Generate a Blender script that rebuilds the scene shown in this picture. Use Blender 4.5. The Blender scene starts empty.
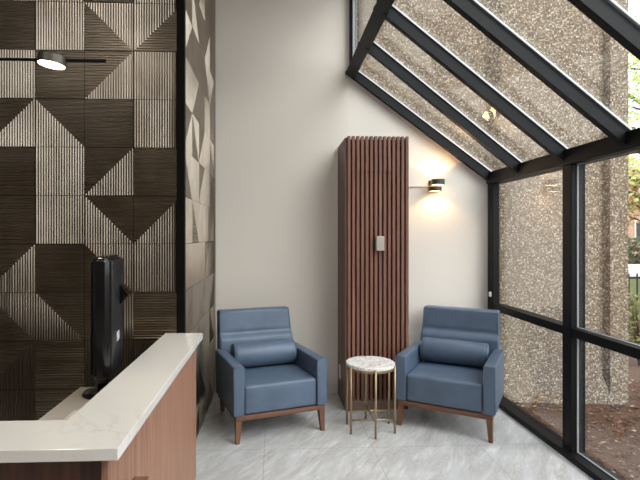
import bpy, bmesh, math, random
from mathutils import Vector, Matrix

random.seed(7)
S = bpy.context.scene
COL = S.collection
R = math.radians
H = 1.5

# ------------------------------------------------------------------ helpers
def link(o):
    COL.objects.link(o)
    return o

def tag(o, label=None, cat=None, group=None, kind=None):
    if label: o['label'] = label
    if cat: o['category'] = cat
    if group: o['group'] = group
    if kind: o['kind'] = kind
    return o

def empty(name, loc=(0, 0, 0), rz=0, **k):
    o = link(bpy.data.objects.new(name, None))
    o.location = loc
    o.rotation_euler = (0, 0, rz)
    o.empty_display_size = .1
    return tag(o, **k)

def obj(name, bm, mat, parent=None, smooth=False, **k):
    me = bpy.data.meshes.new(name)
    bm.normal_update()
    bm.to_mesh(me)
    bm.free()
    for m in (mat if isinstance(mat, (list, tuple)) else [mat]):
        me.materials.append(m)
    if smooth:
        for p in me.polygons: p.use_smooth = True
    o = link(bpy.data.objects.new(name, me))
    if parent: o.parent = parent
    return tag(o, **k)

def NB(): return bmesh.new()

def box(bm, x0, x1, y0, y1, z0, z1, bev=0, segs=2, mi=0):
    v = [bm.verts.new(p) for p in [(x0, y0, z0), (x1, y0, z0), (x1, y1, z0), (x0, y1, z0), (x0, y0, z1), (x1, y0, z1), (x1, y1, z1), (x0, y1, z1)]]
    fs = [bm.faces.new([v[i] for i in q]) for q in [(3, 2, 1, 0), (4, 5, 6, 7), (0, 1, 5, 4), (1, 2, 6, 5), (2, 3, 7, 6), (3, 0, 4, 7)]]
    for f in fs: f.material_index = mi
    if bev:
        es = list({e for f in fs for e in f.edges})
        bmesh.ops.bevel(bm, geom=es, offset=bev, segments=segs, profile=.5, affect='EDGES')
    return v

def prism(bm, poly, z0, z1, mi=0, M=None):
    """poly: list of (x,y); extruded in z (or mapped through M)"""
    f3 = (lambda p: M @ Vector(p)) if M else (lambda p: Vector(p))
    a = [bm.verts.new(f3((x, y, z0))) for x, y in poly]
    b = [bm.verts.new(f3((x, y, z1))) for x, y in poly]
    n = len(poly)
    fs = [bm.faces.new(a[::-1]), bm.faces.new(b)]
    for i in range(n):
        fs.append(bm.faces.new([a[i], a[(i + 1) % n], b[(i + 1) % n], b[i]]))
    for f in fs: f.material_index = mi
    return fs

def hexa(bm, low, high, mi=0, fix=True):
    """eight corners: four low (ccw) and four high"""
    a = [bm.verts.new(p) for p in low]
    b = [bm.verts.new(p) for p in high]
    fs = [bm.faces.new(a[::-1]), bm.faces.new(b)]
    for i in range(4):
        fs.append(bm.faces.new([a[i], a[(i + 1) % 4], b[(i + 1) % 4], b[i]]))
    for f in fs: f.material_index = mi
    if fix: bmesh.ops.recalc_face_normals(bm, faces=fs)
    return fs

def bar(bm, a, b, w, d, up=(0, 0, 1), mi=0):
    """rectangular bar from a to b; w across, d along 'up'"""
    a, b = Vector(a), Vector(b)
    t = (b - a).normalized()
    s = t.cross(Vector(up)).normalized()
    u = s.cross(t).normalized()
    c = [(-1, -1), (1, -1), (1, 1), (-1, 1)]
    return hexa(bm, [a + s * w / 2 * i + u * d / 2 * j for i, j in c], [b + s * w / 2 * i + u * d / 2 * j for i, j in c], mi)

def tube(bm, pts, rad, n=10, mi=0):
    rings = []
    pts = [Vector(p) for p in pts]
    for i, p in enumerate(pts):
        t = (pts[min(i + 1, len(pts) - 1)] - pts[max(i - 1, 0)]).normalized()
        ref = Vector((0, 0, 1)) if abs(t.z) < .9 else Vector((1, 0, 0))
        s = t.cross(ref).normalized(); u = s.cross(t)
        r = rad[i] if isinstance(rad, (list, tuple)) else rad
        rings.append([bm.verts.new(p + r * (math.cos(2 * math.pi * k / n) * s + math.sin(2 * math.pi * k / n) * u)) for k in range(n)])
    for i in range(len(rings) - 1):
        for k in range(n):
            f = bm.faces.new([rings[i][k], rings[i][(k + 1) % n], rings[i + 1][(k + 1) % n], rings[i + 1][k]])
            f.material_index = mi; f.smooth = True
    bm.faces.new(rings[0][::-1]).material_index = mi
    bm.faces.new(rings[-1]).material_index = mi

def lathe(bm, prof, c=(0, 0, 0), n=48, mi=0, M=None):
    """prof: (r,z) list, revolved round z"""
    c = Vector(c)
    f3 = (lambda p: M @ Vector(p)) if M else (lambda p: c + Vector(p))
    rings = []
    for r, z in prof:
        if r < 1e-6:
            rings.append([bm.verts.new(f3((0, 0, z)))])
        else:
            rings.append([bm.verts.new(f3((r * math.cos(2 * math.pi * k / n), r * math.sin(2 * math.pi * k / n), z))) for k in range(n)])
    fs = []
    for a, b in zip(rings, rings[1:]):
        for k in range(n):
            k2 = (k + 1) % n
            if len(a) == 1 and len(b) == 1: continue
            if len(a) == 1: fs.append(bm.faces.new([a[0], b[k2], b[k]]))
            elif len(b) == 1: fs.append(bm.faces.new([a[k], a[k2], b[0]]))
            else: fs.append(bm.faces.new([a[k], a[k2], b[k2], b[k]]))
    for f in fs: f.material_index = mi
    bmesh.ops.recalc_face_normals(bm, faces=fs)
    return fs

def soft_box(bm, c, h, r, n=(6, 6, 6), fn=None, mi=0):
    """rounded box with gridded faces; fn deforms each point (absolute coordinates)"""
    def axis(hh, m):
        k = 4
        a = [-hh + r * i / k for i in range(k)]
        b = [-hh + r + (2 * (hh - r)) * i / m for i in range(m + 1)]
        e = [hh - r + r * i / k for i in range(1, k + 1)]
        return a + b + e
    ax = [axis(h[i], n[i]) for i in range(3)]
    cache = {}
    def vert(p):
        key = tuple(round(q, 6) for q in p)
        if key not in cache:
            q = Vector(p)
            inner = Vector([max(-(h[i] - r), min(h[i] - r, q[i])) for i in range(3)])
            d = q - inner
            if d.length > 1e-9: q = inner + d.normalized() * r
            q = q + Vector(c)
            if fn: q = Vector(fn(*q))
            cache[key] = bm.verts.new(q)
        return cache[key]
    fs = []
    for i in range(3):
        j, k = (i + 1) % 3, (i + 2) % 3
        for sgn in (-1, 1):
            for a in range(len(ax[j]) - 1):
                for b in range(len(ax[k]) - 1):
                    q = []
                    for da, db in ((0, 0), (1, 0), (1, 1), (0, 1)):
                        p = [0, 0, 0]; p[i] = sgn * h[i]; p[j] = ax[j][a + da]; p[k] = ax[k][b + db]
                        q.append(vert(p))
                    if sgn < 0: q = q[::-1]
                    try:
                        f = bm.faces.new(q); f.smooth = True; f.material_index = mi; fs.append(f)
                    except ValueError: pass
    return fs

# ------------------------------------------------------------------ materials
def srgb(r, g, b):
    def c(v):
        v /= 255.
        return v / 12.92 if v <= .04045 else ((v + .055) / 1.055) ** 2.4
    return (c(r), c(g), c(b), 1)

def mat(name, col=(128, 128, 128), rough=.5, metal=0., spec=.5, emis=None, es=0):
    m = bpy.data.materials.new(name)
    m.use_nodes = True
    b = m.node_tree.nodes['Principled BSDF']
    b.inputs['Base Color'].default_value = srgb(*col)
    b.inputs['Roughness'].default_value = rough
    b.inputs['Metallic'].default_value = metal
    b.inputs['Specular IOR Level'].default_value = spec
    if emis:
        b.inputs['Emission Color'].default_value = srgb(*emis)
        b.inputs['Emission Strength'].default_value = es
    return m

class T:
    def __init__(s, m):
        s.m = m; s.t = m.node_tree; s.b = s.t.nodes['Principled BSDF']
    def n(s, typ, **k):
        x = s.t.nodes.new(typ)
        for a, v in k.items(): setattr(x, a, v)
        return x
    def l(s, a, b): s.t.links.new(a, b)
    def coords(s, scale=(1, 1, 1), rot=(0, 0, 0), kind='Object'):
        tc = s.n('ShaderNodeTexCoord'); mp = s.n('ShaderNodeMapping')
        s.l(tc.outputs[kind], mp.inputs['Vector'])
        mp.inputs['Scale'].default_value = scale
        mp.inputs['Rotation'].default_value = rot
        return mp.outputs['Vector']
    def noise(s, vec, scale=5, detail=4, rough=.5, dist=0):
        x = s.n('ShaderNodeTexNoise')
        s.l(vec, x.inputs['Vector'])
        x.inputs['Scale'].default_value = scale; x.inputs['Detail'].default_value = detail
        x.inputs['Roughness'].default_value = rough; x.inputs['Distortion'].default_value = dist
        return x.outputs['Fac']
    def ramp(s, fac, stops, interp='LINEAR'):
        x = s.n('ShaderNodeValToRGB'); s.l(fac, x.inputs['Fac'])
        x.color_ramp.interpolation = interp
        e = x.color_ramp.elements
        while len(e) < len(stops): e.new(.5)
        for el, (p, c) in zip(e, stops):
            el.position = p; el.color = srgb(*c)
        return x.outputs['Color']
    def bump(s, fac, strength=.3, dist=.01):
        x = s.n('ShaderNodeBump'); s.l(fac, x.inputs['Height'])
        x.inputs['Strength'].default_value = strength; x.inputs['Distance'].default_value = dist
        s.l(x.outputs['Normal'], s.b.inputs['Normal'])
    def mix(s, fac, a, b, blend='MIX'):
        x = s.n('ShaderNodeMix', data_type='RGBA', blend_type=blend)
        if isinstance(fac, (int, float)): x.inputs[0].default_value = fac
        else: s.l(fac, x.inputs[0])
        for i, v in ((6, a), (7, b)):
            if isinstance(v, tuple): x.inputs[i].default_value = srgb(*v)
            else: s.l(v, x.inputs[i])
        return x.outputs[2]
    def base(s, c): s.l(c, s.b.inputs['Base Color'])

def wood(name, c0, c1, c2, rough=.45, axis='z', scale=1.0):
    m = mat(name, c1, rough); t = T(m)
    sc = {'z': (28, 28, 1.2), 'x': (1.2, 28, 28), 'y': (28, 1.2, 28)}[axis]
    v = t.coords(tuple(q * scale for q in sc))
    f = t.noise(v, 1.6, 5, .6, .6)
    c = t.ramp(f, [(.28, c0), (.5, c1), (.72, c2)])
    t.base(c); t.bump(f, .08, .002)
    return m

M = {}
# wall paint
m = mat('wall_paint', (226, 219, 209), .75, 0, .3); t = T(m)
t.bump(t.noise(t.coords((1, 1, 1)), 160, 3), .05, .002); M['paint'] = m
M['paint_dark'] = mat('lobby_rear_paint', (150, 142, 134), .8, 0, .2)
M['ceil'] = mat('ceiling_paint', (205, 200, 192), .85, 0, .2)
M['black'] = mat('black_aluminium', (14, 14, 16), .45, 0, .18)
M['bead'] = mat('pale_glazing_bead', (150, 153, 156), .4, 0, .5)
M['bead_light'] = mat('white_glazing_bead', (215, 217, 218), .4)
M['corner'] = mat('black_corner_trim', (8, 7, 7), .6, 0, .1)
M['bronze'] = mat('bronze_ribbed_tile', (130, 122, 113), .28, 1.)
t = T(M['bronze'])
f = t.noise(t.coords((3, 3, 3)), 1.5, 5, .6)
t.base(t.ramp(f, [(.3, (130, 118, 104)), (.7, (154, 142, 128))]))
M['tile_back'] = mat('tile_grout', (38, 33, 29), .8)
# quartz counter
m = mat('white_quartz', (222, 216, 207), .06, 0, .5); t = T(m)
v = t.coords((1, 1, 1), (0, 0, .6))
w = t.noise(v, 1.7, 6, .62, 1.8)
rr = t.n('ShaderNodeValToRGB'); t.l(w, rr.inputs['Fac'])
e = rr.color_ramp.elements
e[0].position = .485; e[0].color = (0, 0, 0, 1); e[1].position = .5; e[1].color = (1, 1, 1, 1)
x = e.new(.515); x.color = (0, 0, 0, 1)
msk = t.noise(v, 1.1, 2)
mm = t.n('ShaderNodeMath', operation='MULTIPLY'); t.l(rr.outputs['Color'], mm.inputs[0]); t.l(t.ramp(msk, [(.5, (0, 0, 0)), (.62, (255, 255, 255))]), mm.inputs[1])
m2 = t.n('ShaderNodeMath', operation='MULTIPLY'); t.l(mm.outputs[0], m2.inputs[0]); m2.inputs[1].default_value = .4
t.base(t.mix(m2.outputs[0], (221, 215, 206), (166, 160, 154)))
M['quartz'] = m
M['laminate'] = mat('beige_laminate', (178, 168, 156), .5)
# veneers
M['veneer'] = wood('reddish_veneer', (122, 82, 62), (148, 106, 84), (166, 124, 101), .5)
M['veneer_ledge'] = wood('brown_ledge_veneer', (96, 66, 48), (116, 84, 64), (132, 98, 76), .5, 'y')
M['veneer_shaded'] = wood('shade_painted_veneer', (66, 38, 28), (86, 52, 38), (104, 66, 50), .5)  # counter veneer darkened, the shade on the front panel painted in
M['slat'] = wood('walnut_slats', (98, 62, 49), (116, 77, 62), (132, 92, 75), .5)
M['slat_side'] = wood('walnut_panel', (74, 48, 38), (92, 62, 50), (108, 76, 62), .5)
M['slat_back'] = mat('slat_backing', (26, 14, 10), .8)
M['plinth'] = wood('plinth_wood', (104, 84, 72), (122, 100, 86), (138, 114, 98), .55, 'x')
M['legwood'] = wood('walnut_leg', (84, 52, 36), (104, 68, 48), (122, 84, 62), .4)
M['railwood'] = wood('walnut_rail', (84, 52, 36), (104, 68, 48), (122, 84, 62), .4, 'x')
# leather
def leather(name, c):
    m = mat(name, c, .42, 0, .45); t = T(m)
    v = t.coords((1, 1, 1))
    vo = t.n('ShaderNodeTexVoronoi'); t.l(v, vo.inputs['Vector']); vo.inputs['Scale'].default_value = 420
    t.bump(vo.outputs['Distance'], .12, .001)
    f = t.noise(v, 7, 3)
    lo = tuple(int(q * .94) for q in c); hi = tuple(min(255, int(q * 1.06)) for q in c)
    t.base(t.ramp(f, [(.3, lo), (.7, hi)]))
    return m
M['leather'] = leather('blue_grey_leather', (80, 95, 114))
M['leather_seam'] = mat('leather_piping', (78, 93, 111), .45)
M['brass'] = mat('brushed_brass', (158, 138, 108), .4, .8)
# marble
m = mat('pale_marble', (225, 222, 218), .18, 0, .5); t = T(m)
v = t.coords((1, 1, 1))
f = t.noise(v, 26, 6, .65, 1.2)
t.base(t.ramp(f, [(.34, (168, 160, 154)), (.47, (220, 216, 211)), (.6, (244, 241, 237))])); M['marble'] = m
# floor stone
m = mat('grey_stone_tile', (200, 200, 200), .3, 0, .4); t = T(m)
v = t.coords((1, 1, 1), (0, 0, R(-57)))
st = t.n('ShaderNodeMapping'); t.l(v, st.inputs['Vector']); st.inputs['Scale'].default_value = (1.1, 4.2, 1)
f1 = t.noise(st.outputs[0], 3.0, 10, .7, .45)
c1 = t.ramp(f1, [(.28, (150, 147, 144)), (.44, (180, 178, 176)), (.56, (192, 191, 190)), (.72, (214, 213, 211))])
st2 = t.n('ShaderNodeMapping'); t.l(v, st2.inputs['Vector']); st2.inputs['Scale'].default_value = (.8, 5, 1); st2.inputs['Location'].default_value = (3, 1, 0)
f2 = t.noise(st2.outputs[0], 3.6, 8, .66, 1.4)
r2 = t.n('ShaderNodeValToRGB'); t.l(f2, r2.inputs['Fac']); r2.color_ramp.elements[0].position = .56; r2.color_ramp.elements[1].position = .72
c2 = t.mix(r2.outputs['Color'], c1, (170, 160, 148))
br = t.n('ShaderNodeTexBrick'); tc = t.n('ShaderNodeTexCoord'); mp = t.n('ShaderNodeMapping')
t.l(tc.outputs['Object'], mp.inputs['Vector'])
# long side along Y: swap axes with a 90 degree turn
mp.inputs['Rotation'].default_value = (0, 0, R(90)); mp.inputs['Location'].default_value = (3.38, .068, 0)
t.l(mp.outputs[0], br.inputs['Vector'])
br.offset = 0; br.inputs['Scale'].default_value = 1
br.inputs['Brick Width'].default_value = 1.536; br.inputs['Row Height'].default_value = .768
br.inputs['Mortar Size'].default_value = .0028; br.inputs['Mortar Smooth'].default_value = .1
gm = t.n('ShaderNodeMath', operation='MULTIPLY'); t.l(br.outputs['Fac'], gm.inputs[0]); gm.inputs[1].default_value = .5
t.base(t.mix(gm.outputs[0], c2, (140, 134, 124)))
t.l(t.ramp(f1, [(.3, (150, 150, 150)), (.7, (120, 120, 120))]), t.b.inputs['Roughness'])
M['floor'] = m
# exposed aggregate
m = mat('exposed_aggregate', (150, 138, 120), .85, 0, .3); t = T(m)
v = t.coords((1, 1, 1))
vo = t.n('ShaderNodeTexVoronoi'); t.l(v, vo.inputs['Vector']); vo.inputs['Scale'].default_value = 66
sep = t.n('ShaderNodeSeparateColor'); t.l(vo.outputs['Color'], sep.inputs[0])
c = t.ramp(sep.outputs[0], [(0, (102, 84, 68)), (.25, (130, 113, 95)), (.5, (148, 132, 113)), (.75, (163, 149, 129)), (1, (202, 192, 174))])
n2 = t.noise(v, .9, 3)
c = t.mix(t.ramp(n2, [(.3, (0, 0, 0)), (.75, (90, 90, 90))]), c, (116, 100, 84))
rr = t.n('ShaderNodeValToRGB'); t.l(vo.outputs['Distance'], rr.inputs['Fac'])
rr.color_ramp.elements[0].position = .35; rr.color_ramp.elements[1].position = .75
c = t.mix(rr.outputs['Color'], c, (101, 88, 74))
t.base(c)
iv = t.n('ShaderNodeMath', operation='SUBTRACT'); iv.inputs[0].default_value = 1; t.l(vo.outputs['Distance'], iv.inputs[1])
t.bump(iv.outputs[0], .5, .010); M['concrete'] = m
# ground
m = mat('mulch_ground', (110, 84, 66), .95, 0, .1); t = T(m)
v = t.coords((1, 1, 1))
f = t.noise(v, 34, 6, .75)
c = t.ramp(f, [(.3, (50, 33, 26)), (.48, (82, 59, 46)), (.62, (104, 81, 65)), (.78, (140, 118, 99))])
g = t.noise(v, .8, 3)
c = t.mix(t.ramp(g, [(.45, (0, 0, 0)), (.65, (110, 110, 110))]), c, (98, 84, 73))
t.base(c); t.bump(f, .6, .02); M['mulch'] = m
m = mat('litter_chips', (140, 108, 84), .9, 0, .1); t = T(m)
oi = t.n('ShaderNodeNewGeometry')
t.base(t.ramp(oi.outputs['Random Per Island'], [(0, (54, 34, 25)), (.35, (88, 60, 44)), (.7, (112, 86, 67)), (.9, (140, 118, 98)), (1, (176, 162, 146))])); M['chips'] = m
M['asphalt'] = mat('road_asphalt', (150, 148, 145), .9)
M['pave'] = mat('pale_pavement', (186, 182, 176), .9)
M['iron'] = mat('dark_iron', (28, 28, 30), .5, .3)
def leafmat(name, stops):
    m = mat(name, (90, 120, 50), .6, 0, .3); t = T(m)
    oi = t.n('ShaderNodeNewGeometry')
    t.base(t.ramp(oi.outputs['Random Per Island'], stops))
    t.b.inputs['Transmission Weight'].default_value = 0
    return m
M['leaf_spring'] = leafmat('spring_leaves', [(0, (128, 148, 62)), (.5, (160, 176, 88)), (1, (196, 200, 120))])
M['leaf_shrub'] = leafmat('shrub_leaves', [(0, (70, 76, 40)), (.5, (98, 102, 54)), (1, (132, 118, 70))])
M['leaf_dark'] = leafmat('hedge_leaves', [(0, (44, 56, 32)), (.5, (62, 76, 44)), (1, (84, 94, 58))])
M['leaf_tan'] = leafmat('tan_leaves', [(0, (168, 140, 92)), (.5, (190, 164, 112)), (1, (204, 186, 140))])
M['bark'] = wood('bark', (60, 48, 40), (84, 70, 60), (104, 90, 78), .9, 'z', .5)
M['brick'] = mat('tan_brick', (176, 132, 104), .9); t = T(M['brick'])
b = t.n('ShaderNodeTexBrick'); t.l(t.coords((1, 1, 1), (R(90), 0, 0)), b.inputs['Vector']); b.inputs['Scale'].default_value = 5
b.inputs['Color1'].default_value = srgb(170, 120, 92); b.inputs['Color2'].default_value = srgb(186, 142, 112); b.inputs['Mortar'].default_value = srgb(190, 178, 164)
t.base(b.outputs['Color'])
M['roof'] = mat('brown_shingles', (120, 98, 84), .9)
M['white'] = mat('white_plastic', (232, 230, 226), .4)
M['steel'] = mat('champagne_steel', (182, 172, 160), .38, .6)
M['dark_steel'] = mat('gunmetal', (92, 85, 79), .35, .7)
M['monitor'] = mat('gloss_black_plastic', (10, 10, 12), .2, 0, .5)
M['monitor_back'] = mat('satin_black_plastic', (22, 25, 29), .3, 0, .5)
M['screen'] = mat('dark_screen', (4, 4, 5), .08)
M['mark'] = mat('pale_emblem', (205, 208, 210), .4)
M['lamp_warm'] = mat('warm_diffuser', (255, 236, 200), .5, 0, .3, (255, 214, 150), 6)
M['lamp_disc'] = mat('lit_disc', (255, 244, 225), .5, 0, .3, (255, 232, 196), 7)
M['paper'] = mat('cream_paper', (206, 196, 180), .8)
# thin pane: clear with a Fresnel mirror
def pane_mat(name, tint):
    m = bpy.data.materials.new(name); m.use_nodes = True
    nt = m.node_tree; nt.nodes.clear()
    o = nt.nodes.new('ShaderNodeOutputMaterial'); mx = nt.nodes.new('ShaderNodeMixShader')
    tr = nt.nodes.new('ShaderNodeBsdfTransparent'); gl = nt.nodes.new('ShaderNodeBsdfGlossy')
    tr.inputs['Color'].default_value = tint; gl.inputs['Roughness'].default_value = .0
    gl.inputs['Color'].default_value = (1, 1, 1, 1)
    # Schlick reflectance, the same from both sides of the thin pane
    ge = nt.nodes.new('ShaderNodeNewGeometry'); dt = nt.nodes.new('ShaderNodeVectorMath'); dt.operation = 'DOT_PRODUCT'
    nt.links.new(ge.outputs['Incoming'], dt.inputs[0]); nt.links.new(ge.outputs['Normal'], dt.inputs[1])
    last = dt.outputs['Value']
    for op, v in (('ABSOLUTE', None), ('SUBTRACT', 1), ('POWER', 5), ('MULTIPLY', .95), ('ADD', .06)):
        q = nt.nodes.new('ShaderNodeMath'); q.operation = op
        if op == 'SUBTRACT':
            q.inputs[0].default_value = v; nt.links.new(last, q.inputs[1])
        else:
            nt.links.new(last, q.inputs[0])
            if v is not None: q.inputs[1].default_value = v
        last = q.outputs[0]
    nt.links.new(last, mx.inputs[0]); nt.links.new(tr.outputs[0], mx.inputs[1]); nt.links.new(gl.outputs[0], mx.inputs[2])
    nt.links.new(mx.outputs[0], o.inputs['Surface'])
    return m
M['glass'] = pane_mat('clear_glass', (.95, .965, .955, 1))

# ------------------------------------------------------------------ plan numbers
XS = -.567            # side face of the tiled wall
YA = 3.06             # front face of the tiled wall
XG = 2.0              # inner face of the glazing frame
XH, ZH = .725, 3.067  # head of the sloped glazing
ZE = 2.06             # eave
P0, P1 = Vector((-.57, 4.70)), Vector((2.0, 4.42))
def wall_y(x): return P0.y + (x - P0.x) * (P1.y - P0.y) / (P1.x - P0.x)
def roof_z(x): return ZH + (x - XH) * (ZE - ZH) / (XG - XH)
YREAR, XLEFT, ZC = -3.0, -4.0, 4.0
YGL = -.9             # glazing ends here
ZG = -.06             # ground outside

# ------------------------------------------------------------------ setting
bm = NB(); box(bm, XLEFT - .1, 2.12, YREAR - .1, 4.95, -.2, 0)
obj('floor', bm, M['floor'], kind='structure')

# back wall below the rake, follows the photographed line
bm = NB()
ang = math.atan2(P1.y - P0.y, P1.x - P0.x)
L = (P1 - P0).length
def wx(x): return (x - P0.x) / math.cos(ang)
MW = Matrix.Translation((P0.x, P0.y, 0)) @ Matrix.Rotation(ang, 4, 'Z') @ Matrix.Rotation(R(90), 4, 'X')
poly = [(wx(-.75), 0), (wx(2.10), 0), (wx(2.10), ZE - .02), (wx(XH), ZH - .02), (wx(XH), ZC), (wx(-.75), ZC)]
prism(bm, poly, -.10, 0, M=MW)
bmesh.ops.recalc_face_normals(bm, faces=bm.faces[:])
obj('wall_back', bm, M['paint'], kind='structure')
bm = NB(); prism(bm, [(wx(-.565), 0), (wx(.6), 0), (wx(.6), .001), (wx(-.565), .001)], 0, .001, M=MW); bm.free()

# upper wall over the head of the glazing
w3 = empty('window_3', (0, 0, 0), kind='structure')
ycl = [4.515, 3.30, 2.10, .90, -.30, YGL - .02]
for y in ycl:
    bm = NB(); box(bm, XH - .012, XH + .05, y - .018, y + .018, ZH - .02, ZC - .002); obj('mullion', bm, M['black'], w3)
    bm = NB(); box(bm, XH + .012, XH + .03, y - .048, y - .0185, ZH + .0, ZC - .002); obj('glazing_bead', bm, M['bead'], w3)
for ya, yb_ in zip(ycl, ycl[1:]):
    bm = NB(); box(bm, XH + .032, XH + .040, yb_ + .0185, ya - .0185, ZH + .0, ZC - .05); obj('pane', bm, M['glass'], w3)
bm = NB(); box(bm, XH - .012, XH + .05, YGL - .02, 4.5, ZC - .05, ZC - .002); obj('head_rail', bm, M['black'], w3)
bm = NB(); box(bm, XH + .03, XH + .15, YREAR, YGL - .04, ZH + .02, ZC)
obj('wall_right', bm, M['paint'], kind='structure')

bm = NB(); box(bm, XLEFT - .1, XH + .15, YREAR - .1, 4.8, ZC, ZC + .15)
obj('ceiling', bm, M['ceil'], kind='structure')
bm = NB(); box(bm, XLEFT - .1, 2.12, YREAR - .1, YREAR, 0, ZC)
obj('wall_rear', bm, M['paint_dark'], kind='structure')
bm = NB(); box(bm, XLEFT - .1, XLEFT, YREAR, 3.1, 0, ZC)
obj('wall_far_left', bm, M['paint_dark'], kind='structure')
bm = NB(); prism(bm, [(2.0, 0), (2.12, 0), (2.12, 2.04), (XH + .15, ZH + .1), (XH + .03, ZH + .1), (2.0, 2.04)], YREAR, YGL - .05,
                 M=Matrix(((1, 0, 0, 0), (0, 0, 1, 0), (0, 1, 0, 0), (0, 0, 0, 1))))
bmesh.ops.recalc_face_normals(bm, faces=bm.faces[:])
obj('wall_lean_to', bm, M['paint_dark'], kind='structure')

# ---- tiled wall: real ribs, vertical or horizontal, whole or half squares
def ribs(bm, M4, u0, v0, s, half, direction, n=19, depth=.0057):
    """half: None/'UR'/'LL'/'UL'/'LR' inside the square at (u0,v0); direction 'V' or 'H'"""
    prof = [(0, 0), (.1, 0), (.46, 1), (.6, 1), (.96, 0)]
    pts = []
    for k in range(n):
        q_ = RIB.uniform(.84, 1.06)
        for a, d in prof: pts.append(((k + a) / n, d * q_))
    pts.append((1, 0))
    def rng(t):
        # returns range along the other axis for rib coordinate t in 0..1
        if half is None: return 0, 1
        if direction == 'V':
            return {'UR': (1 - t, 1), 'LL': (0, 1 - t), 'UL': (t, 1), 'LR': (0, t)}[half]
        return {'UR': (1 - t, 1), 'LL': (0, 1 - t), 'UL': (0, t), 'LR': (t, 1)}[half]
    g = .0016 / s
    prev = None
    for tt, d in pts:
        tq = min(max(tt, g), 1 - g)
        lo, hi = rng(tq)
        lo = min(max(lo, g), 1 - g); hi = min(max(hi, g), 1 - g)
        if direction == 'V': a, b = (tq, lo), (tq, hi)
        else: a, b = (lo, tq), (hi, tq)
        z = .002 + d * depth
        va = bm.verts.new(M4 @ Vector((u0 + a[0] * s, v0 + a[1] * s, z)))
        vb = bm.verts.new(M4 @ Vector((u0 + b[0] * s, v0 + b[1] * s, z)))
        if prev and (va.co - vb.co).length + (prev[0].co - prev[1].co).length > 1e-4:
            q = [prev[0], va, vb, prev[1]] if direction == 'V' else [prev[1], vb, va, prev[0]]
            bm.faces.new(q)
        prev = (va, vb)

RIB = random.Random(17)
def tile(bm, M4, u, v, s, code):
    if code in ('V', 'H'): ribs(bm, M4, u, v, s, None, code)
    else:
        h, d = code.split(':')
        opp = {'UR': 'LL', 'LL': 'UR', 'UL': 'LR', 'LR': 'UL'}[h]
        ribs(bm, M4, u, v, s, h, d)
        ribs(bm, M4, u, v, s, opp, 'H' if d == 'V' else 'V')

TS = .302
ZJ = .545
rows = {  # bottom joint index counted from z=.517 ; columns c0..c3
    8: ['V', 'UR:H', 'H', 'V'],
    7: ['H', 'V', 'UR:V', 'UL:V'],
    6: ['V', 'H', 'UL:H', 'V'],
    5: ['UL:H', 'UR:H', 'H', 'V'],
    4: ['H', 'V', 'UL:H', 'H'],
    3: ['H', 'V', 'UR:H', 'UL:H'],
    2: ['UL:H', 'H', 'UR:V', 'V'],
    1: ['UR:V', 'UR:H', 'UL:H', 'H'],
    0: ['UL:H', 'H', 'V', 'V'],
    -1: ['V', 'H', 'V', 'H'],
}
allc = ['V', 'H', 'UL:H', 'UR:V', 'UR:H', 'UL:V']
MF = Matrix(((1, 0, 0, 0), (0, 0, -1, YA), (0, 1, 0, 0), (0, 0, 0, 1)))   # u->x, v->z, out->-y
bm = NB()
rnd = random.Random(3)
XEND = -.61
for j in range(-2, 12):
    z0 = ZJ + j * TS
    for c in range(-4, 4):
        code = rows[j][c] if j in rows and 0 <= c < 4 else rnd.choice(allc)
        x0 = -1.788 + c * TS
        tile(bm, MF, x0, z0, TS, code)
# side face
MS = Matrix(((0, 0, 1, XS - .008), (1, 0, 0, 0), (0, 1, 0, 0), (0, 0, 0, 1)))   # u->y, v->z, out->+x
side = {
    11: ['H', 'H', 'UR:H', 'H', 'H', 'H'],
    10: ['H', 'UR:H', 'H', 'UL:H', 'H', 'H'],
    9: ['H', 'H', 'UL:H', 'H', 'H', 'H'],
    8: ['H', 'UR:H', 'H', 'UL:H', 'H', 'H'],
    7: ['UL:V', 'H', 'H', 'UR:V', 'UL:V', 'H'],
    6: ['V', 'UL:V', 'H', 'V', 'H', 'H'],
    5: ['UL:H', 'UR:V', 'UL:H', 'V', 'UR:V', 'H'],
    4: ['UR:V', 'V', 'UL:H', 'V', 'V', 'V'],
    3: ['V', 'UR:V', 'V', 'V', 'UL:V', 'V'],
    2: ['V', 'V', 'V', 'UL:H', 'V', 'V'],
    1: ['LR:V', 'H', 'UL:H', 'H', 'LR:V', 'H'],
    0: ['H', 'UL:H', 'H', 'H', 'UR:H', 'H'],
    -1: ['H', 'H', 'UR:H', 'H', 'H', 'H'],
}
for j in range(-2, 12):
    for c in range(0, 6):
        code = side[j][c] if j in side else rnd.choice(allc)
        tile(bm, MS, YA + .012 + c * TS, ZJ + j * TS, TS, code)
# clip everything outside the faces (partial tiles at the ends, floor, ceiling)
for co, no in (((0, 0, .004), (0, 0, -1)), ((0, 0, ZC - .002), (0, 0, 1)), ((0, 4.66, 0), (0, 1, 0))):
    bmesh.ops.bisect_plane(bm, geom=bm.verts[:] + bm.edges[:] + bm.faces[:], plane_co=co, plane_no=no, clear_outer=True)
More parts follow.
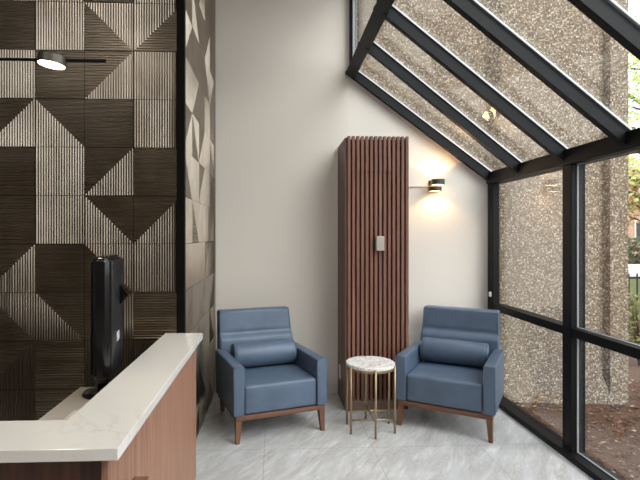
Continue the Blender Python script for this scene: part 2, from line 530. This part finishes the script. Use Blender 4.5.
# tiles of the front face stop at the corner trim
front = [f for f in bm.faces if abs(f.calc_center_median().y - YA) < .011 and f.calc_center_median().x < XS - .012]
gv = list({v for f in front for v in f.verts}); ge = list({e for f in front for e in f.edges})
bmesh.ops.bisect_plane(bm, geom=gv + ge + front, plane_co=(XEND, 0, 0), plane_no=(1, 0, 0), clear_outer=True)
wl = obj('wall_left', bm, M['bronze'], kind='structure')
bm = NB(); box(bm, XLEFT, XS - .008, YA, 4.80, 0, ZC)
obj('tile_backing', bm, M['tile_back'], wl)
bm = NB(); box(bm, -.612, XS + .004, YA - .012, YA + .03, 0.002, ZC - .002)
obj('trim_3', bm, M['corner'], kind='structure')
bm = NB(); box(bm, XS - .008, XS + .004, 4.655, 4.672, 0.002, ZC - .002)
obj('trim_4', bm, M['steel'], kind='structure')

# ---- glazing: vertical screen
w1 = empty('window_1', (0, 0, 0), kind='structure')
XO = 2.10; XP = 2.05
bays = [4.42, 3.20, 2.03, .86, -.31, YGL]    # mullion centres
def W(name, b, mt='black', parent=None): return obj(name, b, M[mt], parent or w1)
bm = NB(); box(bm, XG - .005, 2.060, 4.30, 4.405, 0, ZE + .02, .004); W('corner_post', bm)
for y in bays[1:]:
    bm = NB(); box(bm, XG, XO, y - .05, y + .05, 0.0, ZE - .06, .004); W('mullion', bm)
bm = NB(); box(bm, XG - .02, XO + .02, YGL - .05, 4.40, ZE - .075, ZE + .03, .004); W('eave_beam', bm)
bm = NB(); box(bm, 1.965, XO, YGL - .05, 4.40, 0, .04, .004); W('bottom_sill', bm)
edges = [4.30] + bays[1:]
for i in range(len(edges) - 1):
    ya = edges[i] - (.0 if i == 0 else .05); yb = edges[i + 1] + .05
    bm = NB(); box(bm, XG, XO, yb, ya, .82, .88, .004); W('transom', bm)
    for z0, z1 in ((.04, .82), (.88, ZE - .075)):
        bm = NB(); box(bm, XP, XP + .008, yb, ya, z0, z1); g = W('pane', bm, 'glass')
        if i > 0:
            b = NB(); w_ = .007
            for q in ((yb, yb + w_, z0, z1), (ya - w_, ya, z0, z1), (yb, ya, z0, z0 + w_), (yb, ya, z1 - w_, z1)):
                box(b, XP - .012, XP - .001, *q)
            obj('glazing_bead', b, M['bead'], g)
# ---- glazing: slope
w2 = empty('window_2', (0, 0, 0), kind='structure')
sl = Vector((XG - XH, 0, ZE - ZH)); sl.normalize()
up = Vector((-sl.z, 0, sl.x)); up = up if up.z > 0 else -up
def rp(x, y, off=0):  # point on the underside of the glass plane
    return Vector((x, y, roof_z(x) + .045)) + up * off
bm = NB(); bar(bm, (XH + .02, YGL - .05, ZH), (XH + .02, 4.52, ZH), .10, .13, (.5, 0, 1)); W('head_beam', bm, parent=w2)
ry = [3.83, 3.225, 2.64, 2.055, 1.47, .885, .3, -.285, YGL]
def rafter(a0, a1, name='rafter'):
    bm = NB()
    bar(bm, rp(XH, a0, -.043), rp(XG + .06, a1, -.043), .047, .084, up)
    r_ = W(name, bm, parent=w2)
    b = NB()
    bar(b, rp(XH + .04, a0 - .035, -.006), rp(XG + .04, a1 - .035, -.006), .0055, .010, up)
    obj('glazing_bead', b, M['bead_light'], r_)
    return r_
rafter(wall_y(XH) - .045, wall_y(XG + .06) - .045, 'rake_rafter')
for y in ry: rafter(y, y)
ys = [None] + ry
for i in range(len(ry)):
    b = NB()
    y0h, y0e = (wall_y(XH) - .045, wall_y(XG + .06) - .045) if i == 0 else (ry[i - 1],) * 2
    y1 = ry[i]
    lo = [rp(XH, y1), rp(XG + .08, y1), rp(XG + .08, y0e), rp(XH, y0h)]
    hexa(b, lo, [p + up * .008 for p in lo])
    W('pane', b, 'glass', w2)

# ---- outside
bm = NB(); box(bm, 2.12, 40, -12, 60, ZG - .3, ZG)
obj('ground', bm, M['mulch'], kind='structure')
# exposed aggregate wall carrying on outside, upright groove near its end
bm = NB()
xe = 3.275
yf = lambda x: wall_y(x) + .02
pl = [(XH + .05, yf(XH) + .09), (2.02, yf(2.02) + .09), (2.13, yf(2.13)), (3.015, yf(3.015)), (3.05, yf(3.05) + .06), (3.085, yf(3.085) + .06), (3.115, yf(3.115)), (xe, yf(xe)), (xe, yf(xe) + .7), (XH + .05, yf(XH) + .8)]
prism(bm, pl, ZG - .05, 6.5)
bmesh.ops.recalc_face_normals(bm, faces=bm.faces[:])
obj('wall_outside', bm, M['concrete'], kind='structure')
# groove is closed near the ground by a tapering block of the same aggregate
bm = NB()
a, b_, c_ = Vector((3.015, yf(3.015) - .001, 0)), Vector((3.066, yf(3.066) + .061, 0)), Vector((3.115, yf(3.115) - .001, 0))
vs = [bm.verts.new(p + Vector((0, 0, ZG - .04))) for p in (a, b_, c_)] + [bm.verts.new(a + Vector((0, 0, .28))), bm.verts.new(b_ + Vector((0, 0, .04))), bm.verts.new(c_ + Vector((0, 0, .02)))]
for q in ((0, 2, 5, 3), (3, 5, 4), (0, 1, 2), (0, 3, 4, 1), (1, 4, 5, 2)): bm.faces.new([vs[i] for i in q])
bmesh.ops.recalc_face_normals(bm, faces=bm.faces[:])
obj('trim_5', bm, M['concrete'], kind='structure')

rnd = random.Random(11)
def chips(n, x0, x1, y0, y1, smin, smax, seed):
    rn = random.Random(seed); bm = NB()
    for _ in range(n):
        x, y = rn.uniform(x0, x1), rn.uniform(y0, y1)
        if 2.0 < x < xe + .05 and y > yf(x) - .03: continue
        l, w_ = rn.uniform(smin, smax), rn.uniform(.006, .014)
        an, ti = rn.uniform(0, math.pi), rn.uniform(-.25, .25)
        d = Vector((math.cos(an), math.sin(an), ti)).normalized(); s_ = Vector((-d.y, d.x, 0)).normalized()
        c = Vector((x, y, ZG + .006 + rn.uniform(0, .012)))
        q = [c - d * l / 2, c + s_ * w_, c + d * l / 2, c - s_ * w_]
        h_ = Vector((0, 0, .004))
        hexa(bm, q, [p + h_ for p in q], fix=False)
    bmesh.ops.recalc_face_normals(bm, faces=bm.faces[:])
    return bm
obj('leaf_litter', chips(9500, 2.14, 6.2, .2, 5.0, .012, .045, 5), M['chips'], label='brown wood chips and dry leaves on the ground outside the glass', cat='leaf litter', kind='stuff')

m = mat('lawn', (84, 92, 52), .95, 0, .1); t = T(m)
f = t.noise(t.coords((1, 1, 1)), 9, 7, .75)
t.base(t.ramp(f, [(.3, (56, 62, 34)), (.5, (84, 90, 50)), (.72, (116, 114, 70))])); t.bump(f, .6, .05); M['lawn'] = m
bm = NB(); box(bm, 3.6, 40, 7.4, 17.0, ZG - .1, ZG + .012); obj('lawn', bm, M['lawn'], kind='structure')
bm = NB(); box(bm, 4.2, 40, 17.0, 19.3, ZG - .1, ZG + .02); obj('pavement', bm, M['pave'], kind='structure')
bm = NB(); box(bm, 4.2, 40, 19.3, 23.0, ZG - .1, ZG + .01); obj('road', bm, M['asphalt'], kind='structure')
bm = NB(); box(bm, 4.2, 40, 23.0, 25.2, ZG - .1, ZG + .03); obj('pavement_far', bm, M['pave'], kind='structure')

def leaves(bm, pts, size, rn):
    for p in pts:
        d = Vector((rn.gauss(0, 1), rn.gauss(0, 1), rn.gauss(0, 1))).normalized()
        s_ = d.orthogonal().normalized()
        k = size * rn.uniform(.6, 1.3)
        n_ = d.cross(s_)
        q = [p - d * k * .5, p + s_ * k * .28 + n_ * k * .06, p + d * k * .5, p - s_ * k * .28 + n_ * k * .06]
        bm.faces.new([bm.verts.new(v) for v in q])

def blob_pts(c, r, n, rn, hollow=.35):
    out = []
    while len(out) < n:
        p = Vector((rn.uniform(-1, 1), rn.uniform(-1, 1), rn.uniform(-1, 1)))
        if hollow < p.length < 1: out.append(Vector(c) + Vector((p.x * r[0], p.y * r[1], p.z * r[2])))
    return out

def tree(name, x, y, h, r, mt, nleaf, size, seed, label, cat='tree', group=None):
    rn = random.Random(seed)
    root = empty(name, (x, y, ZG), label=label, cat=cat, group=group)
    b = NB()
    tube(b, [(0, 0, -.05), (.03, .02, h * .25), (-.04, .0, h * .5), (.0, .05, h * .8)], [h * .03, h * .024, h * .018, h * .008], 9)
    cl = []
    for k in range(16):
        an = k * 2.4; z = h * (.32 + .55 * k / 16)
        rr_ = r * rn.uniform(.55, .95) * (1.15 - .5 * k / 16)
        tip = Vector((math.cos(an) * rr_, math.sin(an) * rr_, z + h * .14))
        mid = Vector((math.cos(an) * rr_ * .5, math.sin(an) * rr_ * .5, z + h * .1))
        tube(b, [(0, 0, z), mid, tip], [h * .009, h * .006, h * .002], 6)
        cl += [mid, tip]
    obj('trunk', b, M['bark'], root)
    b = NB()
    for c in cl: leaves(b, blob_pts(c, (r * .38, r * .38, r * .3), nleaf // len(cl), rn, .0), size, rn)
    obj('crown', b, M[mt], root)
    return root

tree('garden_tree', 8.3, 9.4, 5.6, 2.0, 'leaf_spring', 4200, .11, 1, 'young tree with thin yellow-green spring leaves beyond the iron fence')
tree('street_tree', 12.2, 14.6, 8.5, 3.0, 'leaf_spring', 5200, .17, 2, 'tall thinly leafed tree standing just before the road')
tree('russet_tree', 23.5, 29.0, 6.4, 3.1, 'leaf_tan', 5200, .3, 3, 'tan leafed tree on the far side of the road')
def shrub(x, y, h, r, mt, n, size, seed, label, group=None):
    rn = random.Random(seed)
    root = empty('garden_shrub', (x, y, ZG), label=label, cat='shrub', group=group)
    b = NB()
    tips = []
    for k in range(12):
        an = rn.uniform(0, 6.28); rr_ = r * rn.uniform(.2, .9)
        tip = Vector((math.cos(an) * rr_, math.sin(an) * rr_, h * rn.uniform(.7, 1)))
        tube(b, [(0, 0, -.03), tip * .5 + Vector((0, 0, h * .06)), tip], [.012, .008, .003], 6); tips.append(tip)
    obj('stems', b, M['bark'], root)
    b = NB()
    for tp in tips:
        pts = [tp * rn.uniform(.25, 1.05) + Vector((rn.gauss(0, r * .16), rn.gauss(0, r * .16), rn.gauss(0, h * .05))) for _ in range(n // 12)]
        leaves(b, pts, size, rn)
    obj('foliage', b, M[mt], root)
shrub(4.4, 5.6, .86, .40, 'leaf_shrub', 560, .07, 21, 'yellow-green shrub just past the end of the pebbled wall')
shrub(5.45, 6.25, 1.05, .42, 'leaf_shrub', 800, .07, 22, 'leggy green shrub against the iron fence')
shrub(6.9, 5.2, .8, .45, 'leaf_shrub', 700, .07, 23, 'low green shrub on the mulch in front of the iron fence')
# hedge across the road
rn = random.Random(31); b = NB(); pts = [Vector((rn.uniform(13, 30), rn.uniform(26.2, 27.6), ZG + rn.uniform(0, 1.5))) for _ in range(4200)]
leaves(b, pts, .28, rn)
obj('hedge', b, M['leaf_dark'], label='dark clipped hedge across the road', cat='hedge')
# iron fence
fr = empty('iron_fence', (3.7, 6.95, ZG), label='dark iron picket fence between the shrubs and the road', cat='fence')
b = NB()
for z in (.14, .92): box(b, 0, 6.2, -.015, .015, z, z + .035)
obj('rails', b, M['iron'], fr)
for k in range(48):
    b = NB(); x = .05 + k * .129
    if k % 16 == 0: box(b, x - .025, x + .025, -.025, .025, -.02, 1.08)
    else: box(b, x - .009, x + .009, -.009, .009, .02, 1.0)
    obj('post' if k % 16 == 0 else 'picket', b, M['iron'], fr)
# house
hs = empty('brick_house', (27.0, 40.0, ZG), label='tan brick house with a brown pitched roof behind the hedge', cat='house')
b = NB(); box(b, -6, 6, -4, 4, -.05, 4.2); obj('wall', b, M['brick'], hs)
b = NB(); prism(b, [(-4.5, 4.2), (4.5, 4.2), (0, 7.2)], -6.4, 6.4, M=Matrix(((0, 0, 1, 0), (1, 0, 0, 0), (0, 1, 0, 0), (0, 0, 0, 1))))
bmesh.ops.recalc_face_normals(b, faces=b.faces[:]); obj('roof', b, M['roof'], hs)
for x in (-4.2, -1.4, 1.4, 4.2):
    b = NB(); box(b, x - .5, x + .5, -4.04, -3.99, 1.2, 2.8); wv = obj('window', b, M['white'], hs)
    b = NB(); box(b, x - .4, x + .4, -4.06, -4.03, 1.3, 2.7); obj('pane', b, M['screen'], wv)

# ------------------------------------------------------------------ reception counter
ZT = .89
rc = empty('reception_counter', (-.6, 2.2, 0), label='wood veneer reception counter base under the white quartz top', cat='reception counter')
def loc(o, root):
    o.location = -Vector(root.location); return o
def C(name, b, mt, parent=rc, root=rc, **k):
    o = obj(name, b, M[mt], parent, **k)
    if parent is root: loc(o, root)
    return o
b = NB(); box(b, -.506, -.486, 1.43, YA - .035, 0, ZT - .036, .0015, 1); C('side_panel', b, 'veneer')
b = NB(); box(b, -2.6, -.5065, 1.485, 1.505, 0, ZT - .036, .0015, 1); C('front_panel', b, 'veneer_shaded', label='front panel with its shade painted into darker veneer')
b = NB(); box(b, -.68, -.66, 1.60, YA - .035, 0, ZT - .036); C('inner_panel', b, 'laminate')
b = NB(); box(b, -2.6, -.681, 1.60, 1.62, 0, ZT - .036); C('inner_panel', b, 'laminate')
b = NB(); box(b, -.4855, -.435, 1.25 + .2, 1.69, .64, .665, .001, 1); C('ledge', b, 'veneer_ledge')
# L-shaped quartz top
b = NB()
prism(b, [(-2.62, 1.40), (-.448, 1.40), (-.448, YA - .014), (-.682, YA - .014), (-.682, 1.622), (-2.62, 1.622)], ZT - .036, ZT)
bmesh.ops.bevel(b, geom=[e for e in b.edges], offset=.0015, segments=1, affect='EDGES')
o = obj('countertop', b, M['quartz'], label='L-shaped white quartz countertop with faint grey veins', cat='countertop')
# work desk behind
dk = empty('work_desk', (-.84, 2.3, 0), label='lower beige work desk behind the reception counter', cat='desk')
b = NB(); box(b, -.975, -.683, 1.63, 2.46, .71, .74, .002, 1); C('desktop', b, 'laminate', dk, dk)
for y in (1.70, 2.40):
    b = NB(); box(b, -.95, -.70, y, y + .025, 0, .71); C('leg', b, 'laminate', dk, dk)
b = NB(); box(b, -.86, -.79, 2.0, 2.1, .7405, .752, .002, 1)
obj('notepad', b, M['paper'], label='small cream notepad on the beige work desk', cat='notepad')
# monitor, seen almost edge-on
mo = empty('monitor', (-.802, 2.35, .74), R(7.5), label='black monitor on a stand seen from its edge behind the counter', cat='monitor')
b = NB(); soft_box(b, (.0, 0, .385), (.04, .16, .283), .032, (3, 6, 8), lambda x, y, z: (x * (1 - .0 * z), y, z)); obj('housing', b, M['monitor'], mo)
b = NB(); soft_box(b, (.041, .01, .385), (.006, .138, .262), .005, (2, 4, 4)); obj('back_cover', b, M['monitor_back'], mo)
b = NB(); box(b, -.043, -.0395, -.14, .14, .13, .64, .002, 1); obj('screen', b, M['screen'], mo)
b = NB(); prism(b, [(.046, .42), (.046, .52), (.085, .47)], .06, .13, M=Matrix(((1, 0, 0, 0), (0, 0, 1, 0), (0, 1, 0, 0), (0, 0, 0, 1))))
bmesh.ops.recalc_face_normals(b, faces=b.faces[:]); obj('hinge_bracket', b, M['monitor'], mo)
b = NB(); box(b, .0465, .049, -.02, -.002, .255, .30); box(b, .0465, .049, .016, .034, .255, .30); obj('emblem', b, M['mark'], mo)
b = NB(); tube(b, [(-.02, 0, .012), (-.02, 0, .14)], .026, 16); obj('stand', b, M['monitor'], mo)
b = NB(); lathe(b, [(0, 0.0005), (.082, 0.0005), (.085, .006), (.078, .016), (.04, .024), (0, .025)], (-.03, 0, 0), 40); obj('base', b, M['monitor'], mo, smooth=True)

# ------------------------------------------------------------------ slatted column
CX0, CX1, CYF, CZ = .610, 1.160, 4.10, 2.358
sc = empty('slatted_column', (.89, CYF, 0), label='tall box column clad in dark walnut slats against the back wall', cat='column')
SL = dict(parent=sc, root=sc)
yb = lambda x: wall_y(x) - .004
b = NB(); hexa(b, [(CX0 + .03, CYF + .035, .012), (CX1 - .03, CYF + .035, .012), (CX1 - .03, yb(CX1 - .03), .012), (CX0 + .03, yb(CX0 + .03), .012)],
               [(CX0 + .03, CYF + .035, CZ - .02), (CX1 - .03, CYF + .035, CZ - .02), (CX1 - .03, yb(CX1 - .03), CZ - .02), (CX0 + .03, yb(CX0 + .03), CZ - .02)])
C('backing', b, 'slat_back', **SL)
for x0, x1 in ((CX0, CX0 + .03), (CX1 - .03, CX1)):
    b = NB(); hexa(b, [(x0, CYF + (.01 if x0 > .8 else -.008), 0), (x1, CYF + .01, 0), (x1, yb(x1), 0), (x0, yb(x0), 0)], [(x0, CYF + .01, CZ - .012), (x1, CYF + .01, CZ - .012), (x1, yb(x1), CZ - .012), (x0, yb(x0), CZ - .012)])
    C('side_panel', b, 'slat_side', **SL)
b = NB(); box(b, CX0 + .031, CX1 - .031, CYF + .012, CYF + .034, 0, .088); C('plinth', b, 'plinth', **SL)
NS = 14
XS0 = CX0 + .033
pitch = (CX1 - .013 - XS0) / (NS - 1)
b = NB(); b2 = NB()
zc0, zc1 = 2.05, 2.17
for k in range(NS):
    x = XS0 + k * pitch
    if 2 <= k <= 9:
        box(b, x - .0125, x + .0125, CYF - .012, CYF + .0345, .088, zc0 - .002, .002, 1)
        box(b, x - .0125, x + .0125, CYF - .012, CYF + .0345, zc1 + .002, CZ, .002, 1)
        box(b2, x - .0125, x + .0125, CYF - .016, CYF + .0345, zc0, zc1, .002, 1)
    else:
        ye = CYF + (.009 if k == NS - 1 else .0345)
        box(b, x - .0125, x + .0125, CYF - .012, ye, .088, CZ, .002, 1)
C('slat_screen', b, 'slat', **SL)
C('access_panel', b2, 'slat', **SL)
# thermostat box on slats
th = empty('wall_control', (.906, CYF - .012, 1.435), label='small champagne metal control box mounted on the walnut slats', cat='control')
b = NB(); box(b, -.034, .034, -.035, -.0005, -.062, .062, .003, 2); obj('housing', b, M['steel'], th)
b = NB(); box(b, -.034, -.0, -.028, -.0005, -.058, .058); b.free()
b = NB(); box(b, -.046, -.0345, -.03, -.0005, -.055, .055, .002, 1); obj('side_bracket', b, M['dark_steel'], th)
# outlet on the side of the column
ou = empty('power_outlet', (CX0, 4.40, .25), label='white outlet plate low on the side of the walnut column', cat='outlet')
b = NB(); box(b, -.008, -.0005, -.036, .036, -.06, .06, .003, 2); obj('cover_plate', b, M['white'], ou)
for z in (-.026, .026):
    b = NB(); box(b, -.011, -.008, -.016, .016, z - .016, z + .016, .002, 1); obj('socket', b, M['white'], ou)

# ------------------------------------------------------------------ wall sconce
wz = 1.972; wxx = 1.508
nx = Vector((math.sin(ang), -math.cos(ang), 0))
base = Vector((wxx, wall_y(wxx), wz)) + nx * .001
sn = empty('wall_sconce', base, ang, label='small two-disc metal wall sconce glowing up and down the back wall', cat='wall light')
b = NB(); box(b, -.05, .03, -.02, -.0, -.055, .05, .003, 1); obj('back_plate', b, M['dark_steel'], sn)
def disc(name, cx, cy, z0, z1, r, dr):
    b = NB(); lathe(b, [(r - .006, z0 + .006), (r - .006, z0), (r, z0), (r, z1), (r - .006, z1), (r - .006, z1 - .006)], (cx, cy, 0), 40)
    d = obj(name, b, M[dr], sn)
    b = NB(); lathe(b, [(0, z0 + .004), (r - .0065, z0 + .004), (r - .0065, z1 - .004), (0, z1 - .004)], (cx, cy, 0), 40)
    obj('diffuser', b, M['lamp_warm'], d)
disc('upper_disc', .018, -.085, .0, .052, .062, 'dark_steel')
disc('lower_disc', -.008, -.085, -.058, -.018, .060, 'dark_steel')
b = NB(); tube(b, [(-.005, -.085, -.03), (-.005, -.085, .02)], .018, 12); b.free()
# thin cable cover from column to sconce
b = NB(); box(b, -.27 + .002, -.051, -.009, -.0, -.007, .005)
cc = obj('cable_cover', b, M['paint'], label='thin pale cable cover running from the column to the sconce', cat='cable cover')
cc.location = base; cc.rotation_euler = (0, 0, ang)
# sensor on corner post
b = NB(); soft_box(b, (1.9845, 4.33, .965), (.010, .016, .022), .006, (2, 2, 2))
obj('sensor', b, M['white'], label='tiny white sensor stuck on the black corner post', cat='sensor')

# ------------------------------------------------------------------ pendant with disc
pn = empty('linear_pendant', (-1.35, 2.2, 2.29), label='thin black hanging rod carrying a glowing disc lamp', cat='pendant light')
b = NB(); tube(b, [(-.75, 0, 0), (.592, 0, 0)], .0065, 10); obj('rod', b, M['corner'], pn)
for x in (-.7, -.3):
    b = NB(); tube(b, [(x, 0, .006), (x, 0, ZC - 2.29 - .02)], .0022, 6); obj('cable', b, M['corner'], pn)
    b = NB(); lathe(b, [(0, ZC - 2.29 - .025), (.04, ZC - 2.29 - .025), (.045, ZC - 2.29 - .002), (0, ZC - 2.29 - .002)], (x, 0, 0), 24); obj('ceiling_cup', b, M['corner'], pn)
MD = Matrix.Translation((.360, -.012, -.006)) @ Matrix.Rotation(R(6), 4, 'Y')
b = NB(); lathe(b, [(0, .022), (.054, .022), (.058, .018), (.060, -.016), (.056, -.02), (.056, -.014)], n=40, M=MD); hd = obj('lamp_head', b, M['dark_steel'], pn, smooth=False)
b = NB(); lathe(b, [(.0555, -.015), (.054, -.022), (0, -.023)], n=40, M=MD); obj('diffuser', b, M['lamp_disc'], hd, smooth=True)

# ------------------------------------------------------------------ armchairs
def make_chair():
    root = empty('armchair')
    def lean(y, z): return y + max(0, z - .30) * .20
    # base frame
    b = NB()
    box(b, -.351, .351, -.352, -.312, .165, .199, .002, 1)
    box(b, -.33, .33, .25, .285, .165, .199, .002, 1)
    box(b, -.351, -.311, -.312, .25, .165, .199, .002, 1)
    box(b, .311, .351, -.312, .25, .165, .199, .002, 1)
    obj('base_rail', b, M['railwood'], root, label='walnut rail')
    for sx in (-1, 1):
        b = NB()
        hexa(b, [(sx * .337 - .014, -.350, 0), (sx * .337 + .014, -.350, 0), (sx * .337 + .014, -.322, 0), (sx * .337 - .014, -.322, 0)],
                [(sx * .328 - .023, -.353, .1645), (sx * .328 + .023, -.353, .1645), (sx * .328 + .023, -.308, .1645), (sx * .328 - .023, -.305, .1645)])
        obj('leg', b, M['legwood'], root, label='tapered walnut leg')
        b = NB()
        hexa(b, [(sx * .29 - .016, .334, 0), (sx * .29 + .016, .334, 0), (sx * .29 + .016, .364, 0), (sx * .29 - .016, .364, 0)],
                [(sx * .305 - .023, .24, .1645), (sx * .305 + .023, .24, .1645), (sx * .305 + .023, .286, .1645), (sx * .305 - .023, .286, .1645)])
        obj('leg', b, M['legwood'], root, label='tapered walnut leg')
        # arm: flat outer side, runs back into the shell
        b = NB()
        soft_box(b, (sx * .328, -.055, .377), (.042, .303, .177), .012, (3, 10, 6),
                 lambda x, y, z: (x, y + (.06 * (z - .2) if y > .1 else 0), z))
        a = obj('arm', b, M['leather'], root)
        b = NB()
        for xx in (.289, .367):
            tube(b, [(sx * xx, -.356, .215), (sx * xx, -.356, .548)], .0028, 6)
        tube(b, [(sx * .289, -.356, .549), (sx * .367, -.356, .549)], .0028, 6)
        obj('piping', b, M['leather_seam'], a)
    # seat block with soft crowned top
    b = NB()
    def seatf(x, y, z):
        if z > .3:
            u = x / .286; v = (y + .05) / .30
            z += .012 * (1 - u * u) * max(0, 1 - v * v)
        if y < -.3: y -= .008 * (1 - (x / .286) ** 2) * max(0, 1 - ((z - .31) / .11) ** 2)
        return x, y, z
    soft_box(b, (0, -.05, .306), (.286, .298, .106), .022, (12, 12, 6), seatf)
    obj('seat', b, M['leather'], root)
    # one soft back: flat upper panel, crease, fuller lower panel
    b = NB()
    def sm(t):
        t = max(0, min(1, t)); return t * t * (3 - 2 * t)
    def backf(x, y, z):
        u = min(1, abs(x) / .33)
        if y < .26:
            y -= .030 * sm((.668 - z) / .05) + .005 * (1 - u ** 4)
            y += .010 * math.exp(-((z - .676) / .008) ** 2) * (1 - u ** 10)
        return x * (1 - .09 * max(0, z - .5)), lean(y, z), z
    soft_box(b, (0, .280, .53), (.332, .050, .328), .018, (12, 3, 44), backf)
    bk = obj('backrest', b, M['leather'], root)
    b = NB()
    pts = []
    for x, z in [(-.318, .56), (-.318, .845), (.318, .845), (.318, .56)]:
        pts.append((x * (1 - .09 * (z - .5)) * 1.012, lean(.229, z), z))
    for p_, q_ in zip(pts, pts[1:]): tube(b, [p_, q_], .0028, 6)
    obj('piping', b, M['leather_seam'], bk)
    return root

def make_bolster():
    b = NB(); n = 40
    Lb = .264; r = .093
    prof = [(0, -Lb - .004), (.03, -Lb - .004), (r - .014, -Lb), (r - .002, -Lb + .01), (r, -Lb + .03), (r + .003, 0), (r, Lb - .03), (r - .002, Lb - .01), (r - .014, Lb), (.03, Lb + .004), (0, Lb + .004)]
    MB_ = Matrix.Rotation(R(90), 4, 'Y')
    fs = lathe(b, prof, n=n, M=MB_)
    for v in b.verts: v.co.z *= 1.06
    root = empty('bolster_cushion')
    o = obj('cushion_body', b, M['leather'], root, smooth=True)
    for s_ in (-1, 1):
        b = NB()
        tube(b, [(s_ * (Lb - .004), math.cos(k * math.pi / 20) * (r - .004), math.sin(k * math.pi / 20) * (r - .004) * 1.06) for k in range(41)], .003, 6)
        obj('piping', b, M['leather_seam'], root)
    return root

def copy_tree(o, parent=None):
    c = o.copy(); COL.objects.link(c)
    if parent: c.parent = parent
    for ch in [q for q in bpy.data.objects if q.parent is o]: copy_tree(ch, c)
    return c

ch = make_chair(); bo = make_bolster()
spots = [((-.055, 3.905), R(19), 'blue-grey leather armchair standing beside the tiled wall', 'blue-grey leather bolster lying in the armchair beside the tiled wall'),
         ((1.463, 3.885), R(-31.5), 'blue-grey leather armchair in the corner by the glass', 'blue-grey leather bolster lying in the armchair by the glass')]
for i, ((x, y), a, lab, lab2) in enumerate(spots):
    o = ch if i == 0 else copy_tree(ch)
    o.location = (x, y, 0); o.rotation_euler = (0, 0, a)
    tag(o, lab, 'armchair', 'blue-grey leather armchairs')
    p = bo if i == 0 else copy_tree(bo)
    off = Matrix.Rotation(a, 3, 'Z') @ Vector((0, .098, .526))
    p.location = Vector((x, y, 0)) + off; p.rotation_euler = (0, 0, a)
    tag(p, lab2, 'cushion', 'leather bolster cushions')

# ------------------------------------------------------------------ side table
st_ = empty('side_table', (.75, 3.71, 0), label='small round marble side table on six thin brass legs', cat='side table')
b = NB(); lathe(b, [(0, .496), (.186, .496), (.1885, .499), (.1885, .517), (.186, .52), (0, .52)], n=64); obj('tabletop', b, M['marble'], st_, label='mottled pale marble top')
b = NB(); lathe(b, [(.165, .478), (.187, .478), (.187, .4955), (.165, .4955), (.165, .478)], n=64); obj('brass_ring', b, M['brass'], st_)
lp = []
for k in range(6):
    a = R(30 + 60 * k); lp.append((math.cos(a) * .194, math.sin(a) * .194))
    b = NB(); tube(b, [(lp[-1][0], lp[-1][1], 0), (lp[-1][0], lp[-1][1], .508)], .0085, 12); obj('leg', b, M['brass'], st_)
for i, j, z in ((0, 2, .105), (5, 3, .105), (1, 4, .118)):
    b = NB(); tube(b, [(*lp[i], z), (*lp[j], z)], .006, 10); obj('stretcher', b, M['brass'], st_)

# ------------------------------------------------------------------ lights
def light(kind, name, loc, energy, col=(1, 1, 1), rot=(0, 0, 0), **k):
    l = bpy.data.lights.new(name, kind); l.energy = energy; l.color = col
    for a, v in k.items(): setattr(l, a, v)
    o = link(bpy.data.objects.new(name, l)); o.location = loc; o.rotation_euler = rot
    return o
warm = (1, .6, .28)
for nm, dz, rx in (('sconce_up', .075, R(180)), ('sconce_down', -.075, 0)):
    q = base + Matrix.Rotation(ang, 3, 'Z') @ Vector((0, -.065, dz))
    light('SPOT', nm, q, 3.6, warm, (rx, 0, 0), spot_size=R(136), spot_blend=.35, shadow_soft_size=.02)
q = Vector(pn.location) + Vector((.37, -.02, -.06))
light('SPOT', 'disc_lamp', q, 6, (1, .8, .56), (0, 0, 0), spot_size=R(150), spot_blend=.8, shadow_soft_size=.05)
# unseen fill lamps added under the ceiling to brighten the room
for i, (x, y) in enumerate(((.3, 2.5), (-1.9, -.2), (-.4, -1.2), (-3.0, -1.2))):
    c = empty('fill_light', (x, y, ZC), label='round fill lamp added on the ceiling out of view', cat='fill light', group='added fill lamps')
    b = NB(); lathe(b, [(.0, -.012), (.30, -.012), (.30, -.0005)], n=40); obj('diffuser', b, M['white'], c)
    b = NB(); lathe(b, [(.30, -.0005), (.30, -.03), (.32, -.03), (.32, -.0005)], n=40); obj('rim', b, M['steel'], c)
    light('AREA', 'fill_lamp', (x, y, ZC - .035), 7 if y > 1 else 10, (1, .96, .9), (0, 0, 0), shape='DISK', size=.58)

# sun through thin cloud and an overcast sky
light('SUN', 'sun', (8, -6, 12), 1.6, (1, .96, .9), (R(48), 0, R(38)), angle=R(40))
w = bpy.data.worlds.new('sky'); S.world = w; w.use_nodes = True
nt = w.node_tree; bg = nt.nodes['Background']
tc = nt.nodes.new('ShaderNodeTexCoord'); sp = nt.nodes.new('ShaderNodeSeparateXYZ'); rp_ = nt.nodes.new('ShaderNodeValToRGB')
nt.links.new(tc.outputs['Generated'], sp.inputs[0]); nt.links.new(sp.outputs['Z'], rp_.inputs[0])
e = rp_.color_ramp.elements
e[0].position = 0; e[0].color = (.92, .94, .96, 1); e[1].position = .7; e[1].color = (.82, .89, 1, 1)
nt.links.new(rp_.outputs[0], bg.inputs['Color']); bg.inputs['Strength'].default_value = 2.6

# ------------------------------------------------------------------ camera
cd = bpy.data.cameras.new('camera'); cam = link(bpy.data.objects.new('camera', cd))
cam.location = (0, 0, H); cam.rotation_euler = (R(90), 0, R(-2.5))
cd.sensor_width = 36; cd.lens = 480 / 640 * 36
cx = 274 + 480 * math.tan(R(2.5))
cd.shift_x = (320 - cx) / 640; cd.shift_y = (236 - 240) / 640
cd.clip_start = .05; cd.clip_end = 300
S.camera = cam
S.view_settings.view_transform = 'Standard'; S.view_settings.look = 'None'
S.view_settings.gamma = 1; S.view_settings.use_curve_mapping = False
S.view_settings.exposure = .72
